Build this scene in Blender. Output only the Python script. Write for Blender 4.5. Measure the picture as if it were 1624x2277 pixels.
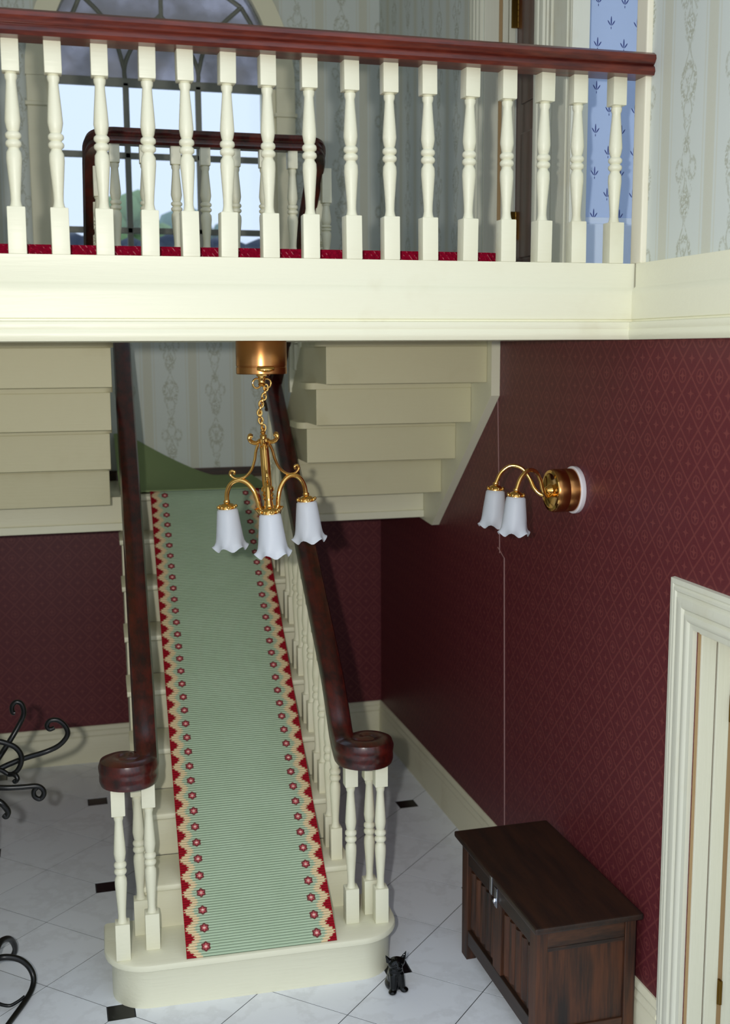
import bpy, bmesh, math, random
from mathutils import Vector, Matrix
random.seed(7)
PI = math.pi
scene = bpy.context.scene
for o in list(bpy.data.objects): bpy.data.objects.remove(o)
C = scene.collection

# ------------------------------------------------------------------ camera
FPX, YAW, PITCH, ROLL = 2501.7, math.radians(-15.0545), math.radians(8.2586), math.radians(-0.2805)
CAM = Vector((0, 0, 2.9))
cd = bpy.data.cameras.new('camera'); cam = bpy.data.objects.new('camera', cd); C.objects.link(cam)
fw = Vector((-math.sin(YAW)*math.cos(PITCH), math.cos(YAW)*math.cos(PITCH), -math.sin(PITCH)))
rt = Vector((math.cos(YAW), math.sin(YAW), 0)); up = rt.cross(fw)
r2 = rt*math.cos(ROLL)+up*math.sin(ROLL); u2 = up*math.cos(ROLL)-rt*math.sin(ROLL)
cam.matrix_world = Matrix(((r2.x, u2.x, -fw.x, CAM.x), (r2.y, u2.y, -fw.y, CAM.y), (r2.z, u2.z, -fw.z, CAM.z), (0, 0, 0, 1)))
cd.sensor_fit = 'VERTICAL'; cd.sensor_height = 36; cd.lens = FPX/2277*36
cd.clip_start = .05; cd.clip_end = 200
cd.dof.use_dof = True; cd.dof.focus_distance = 4.7; cd.dof.aperture_fstop = 2.2
scene.camera = cam

# ------------------------------------------------------------------ world, flash, exposure
w = bpy.data.worlds.new('world'); scene.world = w; w.use_nodes = True
bg = w.node_tree.nodes['Background']; bg.inputs[0].default_value = (.83, .95, 1.10, 1); bg.inputs[1].default_value = 1.24
fl = bpy.data.lights.new('camera_flash', 'POINT'); fl.energy = 470; fl.shadow_soft_size = .035; fl.color = (1, .97, .9)
flo = bpy.data.objects.new('camera_flash', fl); C.objects.link(flo)
flo.location = CAM - r2*.22 + u2*.07 - fw*.02
scene.view_settings.view_transform = 'Standard'; scene.view_settings.look = 'None'
scene.view_settings.gamma = 1; scene.view_settings.exposure = -0.25; scene.view_settings.use_curve_mapping = False

# ------------------------------------------------------------------ mesh helpers
class MB:
    def __init__(s): s.v = []; s.f = []; s.uv = None
    def add(s, vs, fs):
        b = len(s.v); s.v += [tuple(p) for p in vs]; s.f += [tuple(i+b for i in f) for f in fs]; return s
    def box(s, x0, x1, y0, y1, z0, z1, b=0):
        if x0 > x1: x0, x1 = x1, x0
        if y0 > y1: y0, y1 = y1, y0
        if z0 > z1: z0, z1 = z1, z0
        b = min(b, (x1-x0)*.45, (y1-y0)*.45, (z1-z0)*.45)
        if b <= 0:
            vs = [(x0,y0,z0),(x1,y0,z0),(x1,y1,z0),(x0,y1,z0),(x0,y0,z1),(x1,y0,z1),(x1,y1,z1),(x0,y1,z1)]
            return s.add(vs, [(3,2,1,0),(4,5,6,7),(0,1,5,4),(1,2,6,5),(2,3,7,6),(3,0,4,7)])
        bm = bmesh.new(); bmesh.ops.create_cube(bm, size=1)
        for v in bm.verts:
            v.co = Vector(((x0+x1)/2+v.co.x*(x1-x0), (y0+y1)/2+v.co.y*(y1-y0), (z0+z1)/2+v.co.z*(z1-z0)))
        bmesh.ops.bevel(bm, geom=list(bm.edges), offset=b, segments=2, profile=.6, affect='EDGES')
        return s.from_bm(bm)
    def from_bm(s, bm):
        bm.verts.index_update()
        s.add([v.co[:] for v in bm.verts], [[v.index for v in f.verts] for f in bm.faces]); bm.free(); return s
    def prism(s, poly, axis, a, b):
        """extrude a 2D polygon along axis between a and b; poly coords are the two other axes in order"""
        def P(q, t):
            return (t, q[0], q[1]) if axis == 0 else (q[0], t, q[1]) if axis == 1 else (q[0], q[1], t)
        n = len(poly)
        return s.add([P(q, a) for q in poly]+[P(q, b) for q in poly],
                     [tuple(range(n))[::-1], tuple(range(n, 2*n))]+[(i, (i+1) % n, n+(i+1) % n, n+i) for i in range(n)])
    def rings(s, rings, closed=True, cap=True, loop=False):
        n = len(rings[0]); vs = [p for r in rings for p in r]; fs = []
        m = len(rings)
        for i in range(m if loop else m-1):
            j = (i+1) % m
            for k in range(n if closed else n-1):
                k2 = (k+1) % n
                fs.append((i*n+k, i*n+k2, j*n+k2, j*n+k))
        if cap and closed and not loop:
            fs.append(tuple(range(n))[::-1]); fs.append(tuple((m-1)*n+k for k in range(n)))
        return s.add(vs, fs)
    def lathe(s, prof, c=(0,0,0), n=16, axis=(0,0,1), cap=True):
        ax = Vector(axis).normalized(); q = Vector((0,0,1)).rotation_difference(ax)
        return s.rings([[Vector(c)+q @ Vector((r*math.cos(2*PI*k/n), r*math.sin(2*PI*k/n), z)) for k in range(n)] for r, z in prof], cap=cap)
    def tube(s, pts, r, n=8, cap=True):
        pts = [Vector(p) for p in pts]; m = len(pts)
        rr = r if isinstance(r, (list, tuple)) else [r]*m
        t = [(pts[min(i+1, m-1)]-pts[max(i-1, 0)]).normalized() for i in range(m)]
        a = Vector((0,0,1)) if abs(t[0].z) < .9 else Vector((1,0,0))
        nrm = t[0].cross(a).normalized(); R = []
        for i in range(m):
            nrm = (nrm-t[i]*nrm.dot(t[i])).normalized(); bn = t[i].cross(nrm)
            R.append([pts[i]+(nrm*math.cos(2*PI*k/n)+bn*math.sin(2*PI*k/n))*rr[i] for k in range(n)])
        return s.rings(R, cap=cap)
    def sweep(s, pts, prof, cap=True, scale=None):
        """profile (side, up) along a path, kept upright"""
        pts = [Vector(p) for p in pts]; m = len(pts); R = []
        for i in range(m):
            t = (pts[min(i+1, m-1)]-pts[max(i-1, 0)]).normalized()
            sd = t.cross(Vector((0,0,1))).normalized(); upv = sd.cross(t)
            R.append([pts[i]+sd*a+upv*b*(scale[i] if scale else 1) for a, b in prof])
        return s.rings(R, cap=cap)
    def sphere(s, c, r, n=10, sx=1, sy=1, sz=1):
        m = n//2+1; R = []
        for i in range(m):
            a = -PI/2+PI*i/(m-1); rr = max(math.cos(a), .02)*r
            R.append([(c[0]+sx*rr*math.cos(2*PI*k/n), c[1]+sy*rr*math.sin(2*PI*k/n), c[2]+sz*r*math.sin(a)) for k in range(n)])
        return s.rings(R)
    def mesh(s, name='mesh', smooth=None):
        me = bpy.data.meshes.new(name); me.from_pydata(s.v, [], s.f)
        bm = bmesh.new(); bm.from_mesh(me); bmesh.ops.recalc_face_normals(bm, faces=bm.faces); bm.to_mesh(me); bm.free()
        if smooth is not None:
            me.shade_smooth(); me.set_sharp_from_angle(angle=math.radians(smooth))
        if s.uv:
            uvl = me.uv_layers.new(name='UVMap')
            for l in me.loops: uvl.data[l.index].uv = s.uv[l.vertex_index]
        me.update(); return me
    def build(s, name, mat, parent=None, smooth=None, loc=None):
        return link(name, s.mesh(name, smooth), mat, parent, loc)
def link(name, me, mat, parent=None, loc=None):
    o = bpy.data.objects.new(name, me); C.objects.link(o)
    if mat and not me.materials: me.materials.append(M[mat])
    if parent: o.parent = parent
    if loc: o.location = loc
    return o
def empty(name, loc=(0,0,0), rz=0):
    o = bpy.data.objects.new(name, None); C.objects.link(o); o.location = loc; o.rotation_euler = (0,0,rz); o.empty_display_size = .05
    return o
def tag(o, label, cat, group=None, kind=None):
    o['label'] = label; o['category'] = cat
    if group: o['group'] = group
    if kind: o['kind'] = kind
    return o
def spline(ctrl, n=6):
    """Catmull-Rom through control points"""
    P = [Vector(p) for p in ctrl]; P = [P[0]*2-P[1]]+P+[P[-1]*2-P[-2]]; out = []
    for i in range(1, len(P)-2):
        a, b, c, d = P[i-1:i+3]
        for k in range(n):
            t = k/n
            out.append(.5*((2*b)+(c-a)*t+(2*a-5*b+4*c-d)*t*t+(3*b-a-3*c+d)*t**3))
    out.append(P[-2]); return out

# ------------------------------------------------------------------ materials
M = {}
def lin(r, g, b):
    f = lambda c: (c/255/12.92) if c <= 10 else ((c/255+.055)/1.055)**2.4
    return (f(r), f(g), f(b), 1)
class S:
    """a node socket with arithmetic"""
    def __init__(s, nt, k): s.nt = nt; s.k = k
    def _m(s, op, *a):
        n = s.nt.nodes.new('ShaderNodeMath'); n.operation = op
        for i, x in enumerate((s,)+a):
            if isinstance(x, S): s.nt.links.new(x.k, n.inputs[i])
            else: n.inputs[i].default_value = x
        return S(s.nt, n.outputs[0])
    def __add__(s, o): return s._m('ADD', o)
    __radd__ = __add__
    def __sub__(s, o): return s._m('SUBTRACT', o)
    def __rsub__(s, o): return (s*-1)+o
    def __mul__(s, o): return s._m('MULTIPLY', o)
    __rmul__ = __mul__
    def __truediv__(s, o): return s._m('DIVIDE', o)
    def __lt__(s, o): return s._m('LESS_THAN', o)
    def __gt__(s, o): return s._m('GREATER_THAN', o)
    def abs(s): return s._m('ABSOLUTE')
    def fract(s): return s._m('FRACT')
    def floor(s): return s._m('FLOOR')
    def sin(s): return s._m('SINE')
    def cos(s): return s._m('COSINE')
    def sqrt(s): return s._m('SQRT')
    def min(s, o): return s._m('MINIMUM', o)
    def max(s, o): return s._m('MAXIMUM', o)
    def clamp(s):
        r = s._m('ADD', 0.0); r.k.node.use_clamp = True; return r
    def step(s, a, b):
        n = s.nt.nodes.new('ShaderNodeMapRange'); n.interpolation_type = 'SMOOTHSTEP'
        s.nt.links.new(s.k, n.inputs[0]); n.inputs[1].default_value = a; n.inputs[2].default_value = b
        return S(s.nt, n.outputs[0])
class Mat:
    def __init__(s, name, col=(.8,.8,.8,1), rough=.5, metal=0, spec=.5, coat=0):
        m = bpy.data.materials.new(name); m.use_nodes = True; M[name] = m
        s.m = m; s.nt = m.node_tree; s.p = s.nt.nodes['Principled BSDF']
        s.set('Base Color', col); s.set('Roughness', rough); s.set('Metallic', metal); s.set('Specular IOR Level', spec); s.set('Coat Weight', coat)
    def set(s, k, v):
        i = s.p.inputs[k]
        if isinstance(v, S): s.nt.links.new(v.k, i)
        else: i.default_value = v
        return s
    def pos(s, which='Position'):
        if which == 'Position': k = s.nt.nodes.new('ShaderNodeNewGeometry').outputs['Position']
        else: k = s.nt.nodes.new('ShaderNodeTexCoord').outputs[which]
        n = s.nt.nodes.new('ShaderNodeSeparateXYZ'); s.nt.links.new(k, n.inputs[0]); s.vec = k
        return [S(s.nt, o) for o in n.outputs]
    def comb(s, x, y, z):
        n = s.nt.nodes.new('ShaderNodeCombineXYZ')
        for i, a in enumerate((x, y, z)):
            if isinstance(a, S): s.nt.links.new(a.k, n.inputs[i])
            else: n.inputs[i].default_value = a
        return n.outputs[0]
    def noise(s, vec, scale, detail=3, rough=.5):
        n = s.nt.nodes.new('ShaderNodeTexNoise'); s.nt.links.new(vec, n.inputs['Vector'])
        n.inputs['Scale'].default_value = scale; n.inputs['Detail'].default_value = detail; n.inputs['Roughness'].default_value = rough
        return S(s.nt, n.outputs[0])
    def mix(s, f, a, b):
        n = s.nt.nodes.new('ShaderNodeMix'); n.data_type = 'RGBA'
        for i, x in ((0, f), (6, a), (7, b)):
            if isinstance(x, S): s.nt.links.new(x.k, n.inputs[i])
            else: n.inputs[i].default_value = x
        return S(s.nt, n.outputs[2])
    def bump(s, h, strength=.3, dist=.01):
        n = s.nt.nodes.new('ShaderNodeBump'); n.inputs['Strength'].default_value = strength; n.inputs['Distance'].default_value = dist
        s.nt.links.new(h.k, n.inputs['Height']); s.nt.links.new(n.outputs[0], s.p.inputs['Normal'])
    def rand(s):
        return S(s.nt, s.nt.nodes.new('ShaderNodeObjectInfo').outputs['Random'])

# cream gloss paint with brush grain and small stains
def paint(name, col, dirt, rough=.42, grain=(3, 40, 40)):
    m = Mat(name, col, rough); x, y, z = m.pos()
    g = m.noise(m.comb(x*grain[0], y*grain[1], z*grain[2]), 2.0, 4)
    st = m.noise(m.vec, 2.3, 4, .6).step(.56, .8)
    m.set('Base Color', m.mix(st*.5, col, dirt)); m.bump(g, .12, .01)
    return m
paint('cream', lin(230, 228, 203), lin(208, 200, 168))
paint('cream_dull', lin(228, 224, 196), lin(197, 188, 150), .5)
paint('cream_flight_shaded', lin(205, 199, 164), lin(186, 176, 136), .55)  # same cream paint, darkened to carry the shade on the return flights
paint('white_paint', lin(218, 218, 200), lin(205, 196, 165), .45, (40, 40, 3))
paint('raw_wood', lin(168, 140, 100), lin(115, 90, 55), .7, (60, 60, 3))
# mahogany
def wood(name, a, b, rough, coat, axis, sc=1):
    m = Mat(name, a, rough, 0, .5, coat); x, y, z = m.pos()
    k = [8*sc]*3; k[axis] = .9*sc
    n = m.noise(m.comb(x*k[0], y*k[1], z*k[2]), 2.5, 5, .6)
    n2 = m.noise(m.comb(x*k[0]*6, y*k[1]*6, z*k[2]*3), 3, 3)
    m.set('Base Color', m.mix((n*.8+n2*.3).step(.35, .75), a, b)); m.set('Coat Roughness', .12); m.bump(n2, .05, .005)
wood('mahogany', lin(62, 13, 9), lin(116, 44, 24), .36, .35, 0)
wood('mahogany_stair', lin(28, 6, 6), lin(78, 18, 10), .3, .4, 1)
wood('dark_door', lin(78, 24, 20), lin(50, 14, 15), .35, .5, 2)
wood('oak_x', lin(30, 19, 14), lin(78, 46, 26), .5, .05, 0, 1.2)
wood('oak_y', lin(26, 15, 10), lin(50, 28, 15), .5, .05, 1, 1.2)
wood('oak_z', lin(24, 17, 13), lin(84, 46, 23), .55, 0, 2, .8)
Mat('brass', lin(238, 190, 108), .1, 1)
Mat('brass_satin', lin(188, 132, 78), .26, 1)
Mat('old_brass', lin(120, 92, 40), .35, 1)
Mat('iron', lin(8, 8, 8), .3, 0, .4)
Mat('black_gloss', lin(4, 5, 6), .05, 0, .35, 0)
Mat('steel', lin(190, 195, 205), .25, 1)
Mat('white_plastic', lin(235, 232, 235), .35)
Mat('bulb', lin(240, 225, 190), .2)
# frosted glass
m = Mat('frosted', lin(226, 230, 236), .45, 0, .4)
tr = m.nt.nodes.new('ShaderNodeBsdfTranslucent'); tr.inputs[0].default_value = lin(226, 230, 238)
mx = m.nt.nodes.new('ShaderNodeMixShader'); mx.inputs[0].default_value = .35
m.nt.links.new(m.p.outputs[0], mx.inputs[1]); m.nt.links.new(tr.outputs[0], mx.inputs[2]); m.nt.links.new(mx.outputs[0], m.nt.nodes['Material Output'].inputs[0])
# window glass: clear panes and milky tracery panes
m = Mat('glass', (1,1,1,1), .02); gl = m.nt.nodes.new('ShaderNodeBsdfTransparent'); gl.inputs[0].default_value = (.93,.96,1,1)
gs = m.nt.nodes.new('ShaderNodeBsdfGlossy'); gs.inputs['Roughness'].default_value = .05
mx = m.nt.nodes.new('ShaderNodeMixShader'); mx.inputs[0].default_value = .06
m.nt.links.new(gl.outputs[0], mx.inputs[1]); m.nt.links.new(gs.outputs[0], mx.inputs[2]); m.nt.links.new(mx.outputs[0], m.nt.nodes['Material Output'].inputs[0])
m = Mat('milk_glass', lin(150, 150, 156), .25); x, y, z = m.pos()
gl = m.nt.nodes.new('ShaderNodeBsdfTransparent'); gl.inputs[0].default_value = (.75,.75,.82,1)
mx = m.nt.nodes.new('ShaderNodeMixShader'); m.nt.links.new((m.noise(m.vec, 3.5, 3).step(.35, .75)*.45+.2).k, mx.inputs[0])
m.nt.links.new(m.p.outputs[0], mx.inputs[1]); m.nt.links.new(gl.outputs[0], mx.inputs[2]); m.nt.links.new(mx.outputs[0], m.nt.nodes['Material Output'].inputs[0])
Mat('window_bar', lin(120, 122, 112), .5)
Mat('grout', lin(40, 42, 44), .9)
# marble tiles
m = Mat('marble', lin(205, 208, 212), .22, 0, .5); x, y, z = m.pos()
v = m.noise(m.vec, 2.2, 6, .62); vein = 1-((v-.5).abs()).step(0, .05)
n2 = m.noise(m.vec, 5, 3)
m.set('Base Color', m.mix((vein*n2*.28).clamp(), m.mix(m.rand()*.5, lin(236, 240, 247), lin(228, 233, 241)), lin(170, 170, 172)))
m = Mat('black_marble', lin(14, 14, 16), .2); x, y, z = m.pos()
m.set('Base Color', m.mix(m.noise(m.vec, 30, 4).step(.6, .75)*.4, lin(13, 13, 16), lin(90, 90, 92)))
# burgundy diaper wallpaper: lattice of diamonds with a four-petal flower in each
def burgundy(name, ax):
    m = Mat(name, lin(110, 45, 50), .45, 0, .35); p = m.pos(); u = p[ax]/.122; v = p[2]/.13
    a = u+v; b = u-v
    fa = (a.fract()-.5).abs(); fb = (b.fract()-.5).abs()
    line = fa.max(fb).step(.42, .49)
    ca = a.fract()-.5; cb = b.fract()-.5
    ring = 1-(((ca*ca+cb*cb).sqrt()-.27).abs()).step(.02, .06)
    cu = ca+cb; cv = ca-cb
    flower = 1-((cu*cv).abs()+(cu*cu+cv*cv)*.06).step(.004, .016)
    flower = flower*(1-(cu*cu+cv*cv).step(.10, .14))
    row = ((a.floor()+b.floor())*.5).fract().abs() > .2
    mask = (line*.7).max(ring*row*.55).max(flower*.8)
    n = m.noise(m.vec, 220, 2)
    m.set('Base Color', m.mix(mask*(.5+n*.4), m.mix(n*.6, lin(100, 41, 47), lin(85, 33, 39)), lin(130, 68, 64)))
    m.bump(n, .06, .003)
burgundy('burgundy_y', 1); burgundy('burgundy_x', 0)
# striped floral wallpaper
def floral(name, ax):
    m = Mat(name, lin(205, 210, 203), .55, 0, .3); p = m.pos(); P = .31
    q = p[ax]/P+.12; idx = q.floor(); u = (q.fract()-.5)*P; d = u.abs()
    half = ((idx*.5).fract() > .25)
    v0 = p[2]/.62+half*.5; v = v0.fract()*.62
    nw = m.noise(m.vec, 38, 4, .6)
    nb = m.noise(m.vec, 95, 3, .6)
    def blob(cd_, cv_, rx, ry):
        a = (d-cd_)/rx; b = (v-cv_)/ry; return (a*a+b*b).sqrt()
    wreath = 1-((blob(0, .14, .045, .06)-1).abs()).step(.12, .34)
    rose = 1-blob(0, .14, .018, .03).step(.6, 1.1)
    bouquet = 1-blob(0, .33, .036, .06).step(.7, 1.15)
    scroll = (1-((blob(.046, .45, .020, .034)-1).abs()).step(.1, .5))*nb.step(.38, .55)
    stem = 1-((d-((v*42).sin()*.012+.016).abs()).abs()).step(.002, .006)
    leaf = 1-((d-((v*21).sin()*.04)).abs()).step(.003, .010)
    vase = 1-blob(0, .54, .026, .04).step(.6, 1.2)
    mask = (wreath.max(bouquet).max(vase).max(rose*.8))*nb.step(.42, .56)
    mask = mask.max(scroll*.8).max(stem*nw.step(.35, .55)*.8).max(leaf*nb.step(.42, .58)*.7)
    edge = P*.5-d
    stripe = 1-edge.step(.026, .034)
    thin = 1-((edge-.046).abs()).step(.003, .006)
    base = m.mix((stripe.max(thin*.6))*(.55+nb*.3), lin(206, 212, 207), lin(198, 197, 178))
    m.set('Base Color', m.mix((mask*.6).clamp(), base, lin(150, 150, 124)))
floral('floral_y', 1); floral('floral_x', 0)
# blue paper with small navy sprigs
m = Mat('blue_paper', lin(176, 196, 228), .5); x, y, z = m.pos()
col = ((x-2.4)/.066); ci = col.floor(); cx = (col.fract()-.5)*.066
hz = (z/.19+((ci*.5).fract() > .25)*.5).fract(); cz = (hz-.5)*.19
def pet(dx, dz, ang, rx, rz):
    c, s_ = math.cos(ang), math.sin(ang); a = (cx-dx)*c+(cz-dz)*s_; b = (cz-dz)*c-(cx-dx)*s_
    a = a/rx; b = b/rz; return 1-(a*a+b*b).step(.8, 1.2)
mask = pet(0, .004, 0, .0032, .021).max(pet(.011, -.004, -.6, .0028, .013)).max(pet(-.011, -.004, .6, .0028, .013)).max(pet(0, -.026, 0, .002, .006))
m.set('Base Color', m.mix(mask, lin(178, 197, 229), lin(48, 62, 128)))
Mat('blue_white', lin(205, 218, 236), .5)
# stair runner
RW = .68
m = Mat('runner', lin(140, 165, 140), .9, 0, .1); u, v, _ = m.pos('UV')
e = RW/2-(u-RW/2).abs(); th = v*(2*PI/.085)
rib = (v/.0125); ribs = ((rib.fract()-.5).abs()*2)
nz = m.noise(m.comb(u*60, v*300, 0), 1.0, 3); nl = m.noise(m.comb(u*3, v*3, 0), 2.0, 3)
green = m.mix(ribs.step(.62, .95)*.8, m.mix(nl, lin(178, 200, 168), lin(192, 212, 184)), lin(74, 98, 76))
er = th.cos()*.017+.022; ec = th.cos()*.012+.056
serr = (((rib.fract() > .5)-.5)*.008); jag = (nz-.5)*.016+serr
cream = m.mix(ribs.step(.5, .95)*.5, lin(236, 212, 168), lin(170, 132, 90))
cc = m.mix((e+jag) < ec, green, cream)
red = m.mix(ribs.step(.5, .95)*.5, lin(158, 22, 36), lin(96, 8, 20))
cc = m.mix((e+jag) < er, cc, red)
fv = ((v/.085+.0).fract()-.5)*.085; fe = e-.088; rr = (fv*fv+fe*fe).sqrt()
fa_ = fv._m('ARCTAN2', fe); petal = (fa_*6).cos()*.0022
ring = ((rr+petal-.0165).abs()) < .0042
cc = m.mix(rr < .015, cc, m.mix(rr < .006, lin(196, 96, 100), lin(238, 196, 182))); cc = m.mix(ring*(nz.step(.22, .4)*.9), cc, lin(112, 20, 36))
m.set('Base Color', cc); m.bump(ribs*-1+nz*.3, .8, .004)
m = Mat('moss_rug', lin(96, 116, 70), .95, 0, .05); x, y, z = m.pos()
rb = ((y/.0125).fract()-.5).abs()*2
m.set('Base Color', m.mix(rb.step(.5, .95)*.6, lin(150, 168, 120), lin(78, 96, 60))); m.bump(rb, .5, .004)
m = Mat('crimson_rug', lin(150, 12, 42), .95, 0, .05); x, y, z = m.pos()
dg = (((x+z*.8)/.022).fract()-.5).abs()*2; nn = m.noise(m.vec, 90, 3)
m.set('Base Color', m.mix(dg.step(.75, .95)*nn.step(.5, .65)*.45, m.mix(nn, lin(96, 4, 26), lin(158, 12, 46)), lin(220, 150, 160))); m.bump(nn+dg*.4, .9, .01)
Mat('rug_backing', lin(205, 180, 165), .9)
Mat('leaf', lin(120, 150, 95), .8); Mat('leaf_blue', lin(110, 140, 130), .8)
Mat('grass', lin(120, 145, 95), .9)
Mat('dark_hedge', lin(50, 62, 80), .8)
Mat('plaster', lin(232, 231, 225), .8)
Mat('paper_edge', lin(176, 140, 138), .7)
Mat('pale_edge', lin(238, 232, 210), .6)

# ------------------------------------------------------------------ structure
XR, XL, YB, YF = 2.25, -.71, 7.92, 2.45          # right wall, left wall, back wall, open front of the hall
ZG, ZB, ZC = 3.23, 2.935, 5.95                    # gallery floor, gallery underside, ceiling
# floor of square marble tiles with one clipped corner round each black inset
fo = MB().box(XL, XR+.2, YF, YB, -.08, -.0015).build('floor', 'grout')
tag(fo, 'white marble tile floor with small black square insets below the staircase', 'floor', kind='structure')
MB().box(-14, 14, -10, YF-.002, -.3, -.1).build('unseen_tabletop', 'oak_x', fo)  # unseen tabletop, added to block sky light from below the open front
O0 = Vector((.145, 4.737)); TP = Vector((.316, .309)); TQ = Vector((-.322, .300)); SQ = .0575
def clip_poly(poly, x0, x1, y0, y1):
    for ax, lim, sg in ((0, x0, 1), (0, x1, -1), (1, y0, 1), (1, y1, -1)):
        out = []
        for i, a in enumerate(poly):
            b = poly[(i+1) % len(poly)]; da, db = (a[ax]-lim)*sg, (b[ax]-lim)*sg
            if da >= 0: out.append(a)
            if da*db < 0:
                t = da/(da-db); out.append((a[0]+(b[0]-a[0])*t, a[1]+(b[1]-a[1])*t))
        poly = out
        if len(poly) < 3: return []
    return poly
for i in range(-12, 14):
    for j in range(-12, 14):
        base = O0+TP*i+TQ*j; g = .0022
        cr = [(0,0),(1,0),(1,1),(0,1)]; poly = []
        for a, b in cr:
            even = ((i+a) % 2 == 0 and (j+b) % 2 == 0)
            sa, sb = (1 if a == 0 else -1), (1 if b == 0 else -1)
            gu, gv = g/TP.length, g/TQ.length
            if even:
                k = SQ*math.sqrt(2)+.002
                ku, kv = k/TP.length, k/TQ.length
                one = base+TP*(a+sa*ku)+TQ*(b+sb*gv); two = base+TP*(a+sa*gu)+TQ*(b+sb*kv)
                poly += [two, one] if (a, b) in ((0,0),(1,1)) else [one, two]
            else: poly.append(base+TP*(a+sa*gu)+TQ*(b+sb*gv))
        poly = clip_poly([(q[0], q[1]) for q in poly], XL+.002, XR-.002, YF, YB-.002)
        if len(poly) >= 3:
            MB().prism(poly, 2, -.006, 0).build('tile', 'marble', fo)
        if i % 2 == 0 and j % 2 == 0:
            s_ = SQ-.002
            pl = clip_poly([(base.x-s_, base.y-s_), (base.x+s_, base.y-s_), (base.x+s_, base.y+s_), (base.x-s_, base.y+s_)], XL+.002, XR-.002, YF, YB-.002)
            if len(pl) >= 3: MB().prism(pl, 2, -.01, -.0005).build('tile_inset', 'black_marble', fo)
# walls
ZL = 2.0                                            # landing level: paper changes here on the back wall
wb = empty('wall_back'); tag(wb, 'back wall with burgundy diamond paper below and striped floral paper above', 'wall', kind='structure')
WX0, WX1, WZ0, WZS = -.005, 1.507, 3.50, 4.66       # window opening and springing of its pointed arch
MB().box(XL, XR, YB, YB+.1, 0, ZL).build('lower_paper', 'burgundy_x', wb)
up_ = MB().box(XL, WX0, YB, YB+.1, ZL, ZC).box(WX1, XR, YB, YB+.1, ZL, ZC).box(WX0, WX1, YB, YB+.1, ZL, WZ0)
WCX = (WX0+WX1)/2; WR = 1.02
def arch(r_out, z0, n=14, half=None):
    """pointed arch outline (right half then left half) of half width `half` and radius r_out"""
    c = half-r_out; pts = []
    za = math.sqrt(max(r_out*r_out-c*c, 0)); a1 = math.atan2(za, -c)
    R_ = [(WCX+c+r_out*math.cos(a1*k/n), z0+r_out*math.sin(a1*k/n)) for k in range(n+1)]
    L_ = [(2*WCX-x, z) for x, z in R_[::-1]]
    return R_, L_
HW = (WX1-WX0)/2
R_, L_ = arch(WR, WZS, 14, HW)
poly = [(WX1, ZC)]+[(WX1, WZS)]+R_[1:]+L_[1:]+[(WX0, ZC)]
for a, b in zip(R_, R_[1:]): up_.prism([a, (a[0], ZC), (b[0], ZC), b], 1, YB, YB+.1)
for a, b in zip(L_, L_[1:]): up_.prism([a, (a[0], ZC), (b[0], ZC), b], 1, YB, YB+.1)
up_.build('upper_paper', 'floral_x', wb)
wr = empty('wall_right'); tag(wr, 'right wall of burgundy diamond paper below and striped floral paper above the cream band', 'wall', kind='structure')
DY0, DY1, DZ = 2.80, 3.61, 1.86                     # lower door opening
MB().box(XR, XR+.2, DY1, YB, 0, ZB+.1).box(XR, XR+.2, DY0, DY1, DZ, ZB+.1).box(XR, XR+.2, YF, DY0, 0, ZB+.1).build('lower_paper', 'burgundy_y', wr)
UH = 5.35
MB().box(XR, XR+.26, 5.90, YB, ZB+.1, ZC).box(XR, XR+.26, 5.18, 5.90, UH, ZC).box(XR, XR+.08, 4.80, 5.18, ZB+.1, ZC)\
    .box(XR, XR+.08, 4.20, 4.80, UH, ZC).box(XR+.016, XR+.08, YF, 4.20, ZB+.1, ZC).build('upper_paper', 'floral_y', wr)
MB().box(XR+.002, XR+.085, 4.192, 4.203, ZG, UH, 0).build('paper_edge', 'pale_edge', wr)
wl = MB().box(XL-.1, XL, 3.3, YB, 0, ZC).build('wall_left', 'floral_y'); tag(wl, 'left wall beside the left return flight', 'wall', kind='structure')
ce = MB().box(XL-.1, XR+.3, 3.3, YB+.1, ZC, ZC+.1).build('ceiling', 'plaster'); tag(ce, 'white ceiling over the gallery', 'ceiling', kind='structure')
# blue side room behind the right wall
bl = empty('wall_blue_room'); tag(bl, 'pale blue sprigged wall seen through the doorway at the gallery end', 'wall', kind='structure')
MB().box(XR+.085, 4.3, 4.92, 5.0, ZG, ZC).build('paper', 'blue_paper', bl)
MB().box(XR+.085, 4.3, 4.895, 4.92, ZG, ZG+.24, .004).box(XR+.085, 4.3, 4.905, 4.92, ZG+.24, ZG+.27, .004).build('skirting', 'blue_white', bl)
MB().box(XR+.085, 4.3, YF, 4.92, ZG-.1, ZG).build('floor', 'plaster', bl)
MB().box(4.3, 4.4, YF, 5.0, ZG, ZC).build('side_wall', 'blue_paper', bl)
MB().box(XR+.085, 4.4, YF, 5.0, ZC, ZC+.1).build('ceiling', 'plaster', bl)

# moulded profiles ---------------------------------------------------------
SK = [(0, 0), (.022, 0), (.022, .17), (.018, .178), (.018, .19), (.024, .197), (.024, .205), (.016, .222), (.016, .232), (.02, .238), (.018, .252), (.008, .265), (0, .265)]
def skirting(name, side, runs, label):
    o = empty(name); tag(o, label, 'skirting board', kind='structure')
    for a, b in runs:
        mb = MB()
        if side == 'right': mb.prism([(XR-p, q) for p, q in SK], 1, a, b)
        else: mb.prism([(YB-p, q) for p, q in SK], 0, a, b)
        mb.build('board', 'cream_dull', o, 40)
    return o
skirting('baseboard_back', 'back', [(XL, XR)], 'cream moulded skirting board along the back wall behind the stairs')
skirting('baseboard_right', 'right', [(DY1+.17, YB), (YF, DY0-.17)], 'cream moulded skirting board along the burgundy right wall')
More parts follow.
